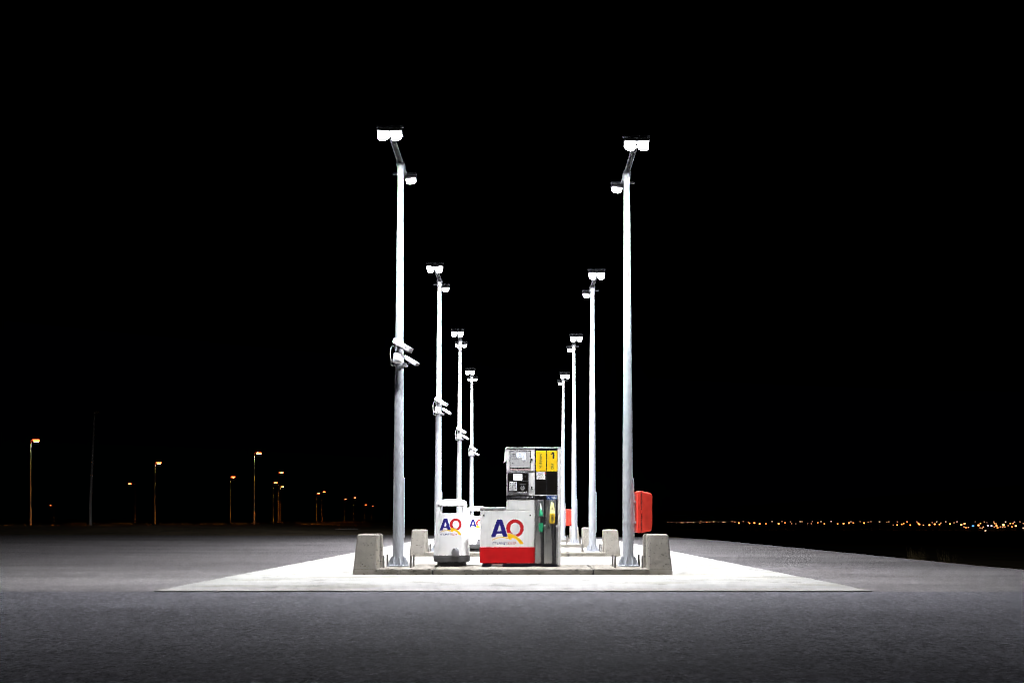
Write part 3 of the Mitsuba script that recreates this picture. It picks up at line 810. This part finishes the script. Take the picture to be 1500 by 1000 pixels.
def bin_ab(z):
    a = np.interp(z, [0.215, 0.6, 1.1, 1.19], [0.352, 0.338, 0.302, 0.296])
    return a, a * 0.86


def se_ring(a, b, z, n=72):
    t = np.linspace(0, 2 * np.pi, n, endpoint=False)
    c, s_ = np.cos(t), np.sin(t)
    return np.stack([a * np.sign(c) * np.abs(c) ** (2 / NEXP), b * np.sign(s_) * np.abs(s_) ** (2 / NEXP), np.full(n, z)], 1)


def loft(rings):
    n = len(rings[0]); V = np.vstack(rings + [rings[0].mean(0, keepdims=True), rings[-1].mean(0, keepdims=True)]); Fc = []
    for i in range(len(rings) - 1):
        for j in range(n):
            a, b = i * n + j, i * n + (j + 1) % n
            Fc += [(a, b, b + n), (a, b + n, a + n)]
    e = len(V)
    for j in range(n):
        Fc.append((e - 2, (j + 1) % n, j)); o = (len(rings) - 1) * n
        Fc.append((e - 1, o + j, o + (j + 1) % n))
    m = trimesh.Trimesh(V, Fc, process=True)
    if m.volume < 0:
        m.invert()
    return m


def surf_y(x, z):
    a, b = bin_ab(z)
    return -b * np.maximum(1 - np.minimum(np.abs(x) / a, 1) ** NEXP, 0) ** (1 / NEXP)


def bin_parts():
    zs = [0.215, 0.225, 0.4, 0.6, 0.8, 1.0, 1.1, 1.168]
    body = mf(loft([se_ring(*bin_ab(z), z) for z in zs]))
    t = np.linspace(0, np.pi, 15)
    slot = Polygon([(-0.212, 1.30), (-0.215, 1.045)] + [(-0.215 + 0.43 * k, 1.045 - 0.014 * math.sin(math.pi * k)) for k in np.linspace(0, 1, 12)] + [(0.212, 1.30)])
    sm = trimesh.creation.extrude_polygon(slot, 2.0, engine='earcut')
    v = sm.vertices.copy(); sm.vertices = np.stack([v[:, 0], v[:, 2] - 1.0, v[:, 1]], 1); sm.fix_normals()
    cav = loft([se_ring(*(np.array(bin_ab(z)) - 0.03), z) for z in (0.3, 0.7, 1.16)])
    body = body - mf(sm) - mf(cav)
    hood = loft([se_ring(a, b, z) for a, b, z in ((0.296, 0.255, 1.169), (0.303, 0.262, 1.174), (0.304, 0.263, 1.20), (0.298, 0.257, 1.235), (0.278, 0.238, 1.268), (0.235, 0.2, 1.288), (0.15, 0.13, 1.300), (0.05, 0.04, 1.304))])
    skirt = loft([se_ring(a, b, z) for a, b, z in ((0.33, 0.29, 0.082), (0.354, 0.308, 0.098), (0.360, 0.312, 0.15), (0.362, 0.313, 0.205), (0.354, 0.306, 0.214))])
    base = cat(loft([se_ring(a, b, z) for a, b, z in ((0.285, 0.25, 0.0), (0.288, 0.252, 0.05), (0.275, 0.24, 0.081))]), cbox(-0.07, 0.07, -0.262, -0.24, 0.005, 0.075, 0.006))
    latch = hull([(0.075 * math.cos(a) * k + 0.075, y, 0.285 + 0.078 * math.sin(a) * k) for a in np.linspace(0, 2 * np.pi, 18) for y, k in ((-0.29, 1.0), (-0.325, 0.95), (-0.342, 0.6))] + [(0.0, -0.29, 0.2), (0.15, -0.29, 0.2), (0.005, -0.33, 0.2), (0.145, -0.33, 0.2)])
    knob = cbox(0.03, 0.07, -0.352, -0.33, 0.325, 0.345, 0.004)
    panel = []
    for x0, x1, z0, z1 in ():
        pass
    return {'body': (tm(body), 'white_plastic', 30), 'hood': (hood, 'white_plastic', 40), 'skirt': (skirt, 'charcoal', 40), 'foot': (base, 'black_plastic', 30), 'latch': (latch, 'grey_plastic', 40), 'latch_knob': (knob, 'black_plastic', False)}


BIN = {k: mikit.ply(m, b, s_) for k, (m, b, s_) in bin_parts().items()}
BLOGO = []
bu = 0.0126 * (26.0 / 48.0) / 9.09 * 10 / 10      # placeholder scale, replaced below
bu = (285 / 9.09) * (14.5 / F) / 480.0            # the logo is 285 enlarged px wide on the near bin
for name, m, bs_ in logo_meshes(bu, 0.0015):
    v, f = trimesh.remesh.subdivide_to_size(m.vertices, m.faces, 0.02)
    zc = 0.82 + 0.008
    x = v[:, 0] - 0.012; z = v[:, 1] + zc - 0.062
    BLOGO.append((name, mikit.ply(trimesh.Trimesh(np.stack([x, surf_y(x, z) - 0.0008 - v[:, 2], z], 1), f, process=False), bs_)))
for r, (px, lab) in enumerate(((662, 'white litter bin with logo standing left of the dispenser, the nearer one'), (700, 'white litter bin half hidden behind the dispenser, the farther one'))):
    D = 14.52 + ROW * r
    t = thing('litter_bin', lab, 'litter bin', 'white litter bins on the islands')
    M = T().translate([at(px, 0, D)[0], D, KERB + 0.004]).rotate([0, 0, 1], (3, -2)[r])
    for kk, pd in BIN.items():
        obj(kk, pd, None, t, M=M)
    for kk, pd in BLOGO:
        obj(kk, pd, None, t, M=M)

# ---------------------------------------------------------------- orange street lamps on the left
# (head x, head y, pole x, lit, lamp height above ground)
SL = [(53, 644, 45, 'far left tall orange street lamp, brightest of the background lamps'),
      (74, 740, 79, 'tiny orange street lamp at far left, lowest one with arm pointing left'),
      (190, 708, 198, 'orange street lamp with starry glow and arm pointing left'),
      (232, 677, 227, 'tall orange street lamp right of the one whose arm points left'),
      (341, 698, 337.5, 'orange street lamp on its own, left of the tallest middle lamp'),
      (378, 663, 372.5, 'tallest orange street lamp in the middle of the left background'),
      (404, 706, 400.2, 'leftmost orange street lamp of the close group of three'),
      (412, 691, 407.5, 'highest orange street lamp of the close group of three'),
      (414, 712, 410.6, 'lowest orange street lamp of the close group of three'),
      (467, 722, 464, 'left orange street lamp of the pair nearest the group of three'),
      (475, 720, 471.5, 'right orange street lamp of the pair nearest the group of three'),
      (506, 730.5, 504.2, 'left orange street lamp of the middle small pair'),
      (520, 728.5, 517.4, 'right orange street lamp of the middle small pair'),
      (536, 739, 534.4, 'left orange street lamp of the smallest pair, near the big post'),
      (546, 741, 544.4, 'right orange street lamp of the smallest pair, near the big post')]
SLH = 9.4


def street_head(k):
    """Housing and bowl of a street lamp head, along +x, scaled k."""
    t = np.linspace(0, 2 * np.pi, 20, endpoint=False)
    el = lambda a, b, z, x0: [(x0 + a * math.cos(q), b * math.sin(q), z) for q in t]
    housing = hull(el(0.42, 0.17, 0.02, 0.45) + el(0.38, 0.15, 0.09, 0.42) + el(0.2, 0.08, 0.14, 0.36) + [(-0.05, 0.04, 0.02), (-0.05, -0.04, 0.02), (-0.05, 0.04, 0.08), (-0.05, -0.04, 0.08)])
    n = len(t)
    rows = [el(0.345, 0.145, 0.017, 0.47), el(0.35, 0.148, -0.11, 0.47), el(0.31, 0.125, -0.22, 0.47)]
    inner = [el(0.30, 0.118, -0.22, 0.47), el(0.34, 0.14, -0.11, 0.47), el(0.335, 0.138, 0.016, 0.47)]

    def band(rs):
        V = np.array(rs).reshape(-1, 3); Fc = []
        for i in range(len(rs) - 1):
            for j in range(n):
                p, q_ = i * n + j, i * n + (j + 1) % n
                Fc += [(p, q_ + n, q_), (p, p + n, q_ + n)]
        return trimesh.Trimesh(V, Fc, process=False)
    rim = band(rows)
    skirt = band(inner)
    e = np.array(el(0.30, 0.12, 0.012, 0.47)); V = np.vstack([e, e.mean(0, keepdims=True)])
    burner = trimesh.Trimesh(V, [(n, (j + 1) % n, j) for j in range(n)], process=False)
    return housing, rim, skirt, burner


SH = {1: [mikit.ply(m, b, 40) for m, b in zip(street_head(1.0), ('far_metal', 'lamp_glass', 'lamp_glass', 'lamp_glass'))]}
for hx, hy, px, lab in SL:
    D = (SLH - 1 + 0.45) * F / (VY - hy)
    p = at(px, hy, D); g = float(ground_h(p[:1], p[1:2])[0])
    s = 1 if hx > px else -1
    t = thing('street_lamp', lab, 'street lamp', 'orange street lamps in the distance')
    topz = p[2] - 0.04
    obj('pole', tube([(p[0], D, g - 0.3), (p[0], D, g + 1.4), (p[0], D, g + 1.45), (p[0], D, topz)], [0.11, 0.105, 0.085, 0.055], 10), 'far_metal', t, 40)
    L = abs((hx - px) * D / F)
    arm = max(L - 0.47, 0.12)
    obj('arm', tube([(p[0], D, topz - 0.05), (p[0] + s * arm * 0.4, D, topz + 0.02), (p[0] + s * arm, D, topz + 0.045)], 0.035, 8), 'far_metal', t, 40)
    M = T().translate([p[0] + s * arm, D, p[2]]).rotate([0, 0, 1], 0 if s > 0 else 180)
    hk = obj('head', SH[1][0], None, t, M=M)
    obj('bowl', SH[1][1], None, hk, M=M, emit={'type': 'area', 'radiance': {'type': 'rgb', 'value': list(SODIUM_RIM)}, 'sampling_weight': 0.02})
    obj('bowl_lining', SH[1][2], None, hk, M=M)
    obj('burner', SH[1][3], None, hk, M=M, emit={'type': 'area', 'radiance': {'type': 'rgb', 'value': list(SODIUM)}, 'sampling_weight': 0.6})  # hidden burner added to light the ground; the ring around screens it
# unlit mast
D = 74.0
a, b = at(138.5, 604, D), at(132.5, 770, D)
t = thing('light_mast', 'tall dark unlit mast between the two left street lamps', 'light mast')
obj('pole', tube([(b[0], D, -0.2), (b[0], D, 3.0), (a[0], D, a[2])], [0.15, 0.13, 0.07], 10), 'far_metal', t, 40)
obj('crossarm', cbox(a[0] - 0.1, a[0] + 0.5, D - 0.05, D + 0.05, a[2] - 0.02, a[2] + 0.08, 0.01), 'far_metal', t)
obj('floodlight', cbox(a[0] + 0.18, a[0] + 0.48, D - 0.25, D - 0.06, a[2] - 0.05, a[2] + 0.10, 0.03), 'far_metal', t)

# ---------------------------------------------------------------- town lights on the far shore
TA = [(92, 97, 'd'), (120, 98, 'd'), (155, 102, 'd'), (190, 100, 's'), (203, 101, 's'), (237, 99, 'w'), (258, 98, 'd'), (280, 99, 'w'), (333, 90, 's'), (328, 105, 's'), (350, 98, 'd'), (377, 98, 'o'), (400, 96, 'd'), (428, 93, 'w'), (463, 97, 'd'), (497, 98, 'w'), (510, 98, 's'), (563, 92, 's'), (583, 97, 's'), (612, 104, 'p'), (645, 92, 's'), (682, 98, 's'), (690, 106, 'o'), (725, 104, 'p'), (764, 110, 'p'), (808, 109, 'o'), (855, 92, 'w'), (903, 109, 'p'), (928, 92, 's'), (950, 102, 'o'), (990, 95, 's'), (998, 108, 's'), (1028, 110, 'd'), (1060, 93, 'w'), (1074, 94, 's'), (1115, 108, 'd'), (1143, 109, 's'), (1150, 93, 's'), (1190, 102, 'o'), (1213, 93, 'w'), (1238, 110, 'o'), (1287, 92, 'w'), (1335, 110, 'o'), (1378, 108, 'p'), (1418, 104, 'p'), (1432, 93, 'w'), (1450, 104, 'o')]
TB = [(62, 142, 's'), (95, 155, 'p'), (132, 147, 's'), (156, 141, 's'), (230, 145, 'w'), (293, 148, 's'), (312, 143, 's'), (350, 172, 'd'), (385, 173, 'o'), (388, 145, 's'), (425, 166, 'o'), (443, 158, 'o'), (472, 145, 'o'), (500, 173, 'o'), (558, 144, 's'), (570, 157, 'o'), (580, 166, 'p'), (616, 173, 's'), (668, 172, 'p'), (694, 150, 's'), (715, 165, 'p'), (732, 144, 'w'), (757, 167, 'o'), (770, 155, 's'), (812, 144, 'w'), (850, 163, 'p'), (886, 153, 's'), (911, 144, 'w'), (949, 170, 'O'), (977, 160, 'O'), (972, 189, 's'), (989, 195, 'o'), (1011, 193, 's'), (1052, 180, 'b'), (1072, 144, 'd'), (1100, 175, 'O'), (1117, 158, 'o'), (1113, 198, 's'), (1133, 201, 's'), (1143, 190, 's'), (1152, 145, 's'), (1175, 152, 'd'), (1183, 178, 'W'), (1215, 180, 'W'), (1235, 145, 's'), (1242, 160, 'o'), (1257, 162, 's'), (1258, 179, 'p'), (1239, 190, 's'), (1268, 197, 'o'), (1293, 189, 's'), (1318, 171, 'X'), (1313, 192, 's'), (1333, 190, 's'), (1338, 145, 'w'), (1362, 178, 's'), (1380, 159, 'o'), (1404, 160, 'o'), (1416, 146, 'w'), (1395, 188, 'o'), (1428, 180, 'O'), (1465, 145, 's'), (1494, 200, 'w'), (1494, 158, 's'), (1161, 222, 'w')]
SINGLE = {(949, 170): 'left one of two large orange lights, left of the only blue light', (977, 160): 'right and higher of two large orange lights, left of the blue light', (1100, 175): 'large orange light just right of the only blue light', (1428, 180): 'large orange light farthest right in the distant town',
          (1183, 178): 'left one of two cool white lights in the right cluster', (1215, 180): 'right one of two cool white lights in the right cluster', (1161, 222): 'pale light lowest of all the distant town lights'}
KIND = {'d': (0.7, (0.30, 0.16, 0.09)), 's': (0.85, (0.70, 0.31, 0.14)), 'w': (0.95, (0.8, 0.55, 0.33)), 'o': (1.0, (1.8, 0.52, 0.11)), 'p': (1.2, (2.8, 0.85, 0.2)), 'O': (1.25, (3.8, 1.15, 0.3)), 'X': (1.6, (5, 1.6, 0.45)), 'W': (1.2, (0.8, 0.85, 0.9)), 'b': (1.3, (0.12, 0.5, 1.2))}
GLOBE = {k: mikit.ply(trimesh.creation.icosphere(1, v[0]), 'lamp_glass') for k, v in KIND.items()}
MAST = mikit.ply(trimesh.creation.cylinder(0.12, 1.0, sections=5), 'far_metal')
LAB = {'d': 'faint orange speck of light in the distant row of town lights', 's': 'small orange point of light in the distant row of town lights', 'w': 'pale warm point of light in the distant row of town lights', 'o': 'orange point of light in the distant row of town lights', 'p': 'strong orange point of light in the distant row of town lights', 'O': 'bright large orange light in the cluster at the right edge', 'X': 'brightest of all the distant town lights, orange, near the right edge', 'W': 'cool white light in the cluster near the right edge', 'b': 'only blue light among the distant town lights'}
for lst, ox, oy, k in ((TA, 960, 745, 5.0), (TB, 1250, 740, 6.0)):
    for u, v, c in lst:
        D = 900 + 220 * (1 - (v / k + oy - 762) / 12)
        p = at(ox + u / k, oy + v / k, D)
        g = float(ground_h(p[:1], p[1:2])[0])
        t = thing('town_light', SINGLE.get((u, v), LAB[c]), 'town light', None if c in 'Xb' else 'lights of the distant town')
        obj('lamp', GLOBE[c], None, t, M=T().translate(p.tolist()), emit={'type': 'area', 'radiance': {'type': 'rgb', 'value': list(KIND[c][1])}, 'sampling_weight': 0.0005})
        hm = max(p[2] - g, 1.0)
        obj('mast', MAST, None, t, M=T().translate([p[0], p[1], g + hm / 2]).scale([1, 1, hm]))
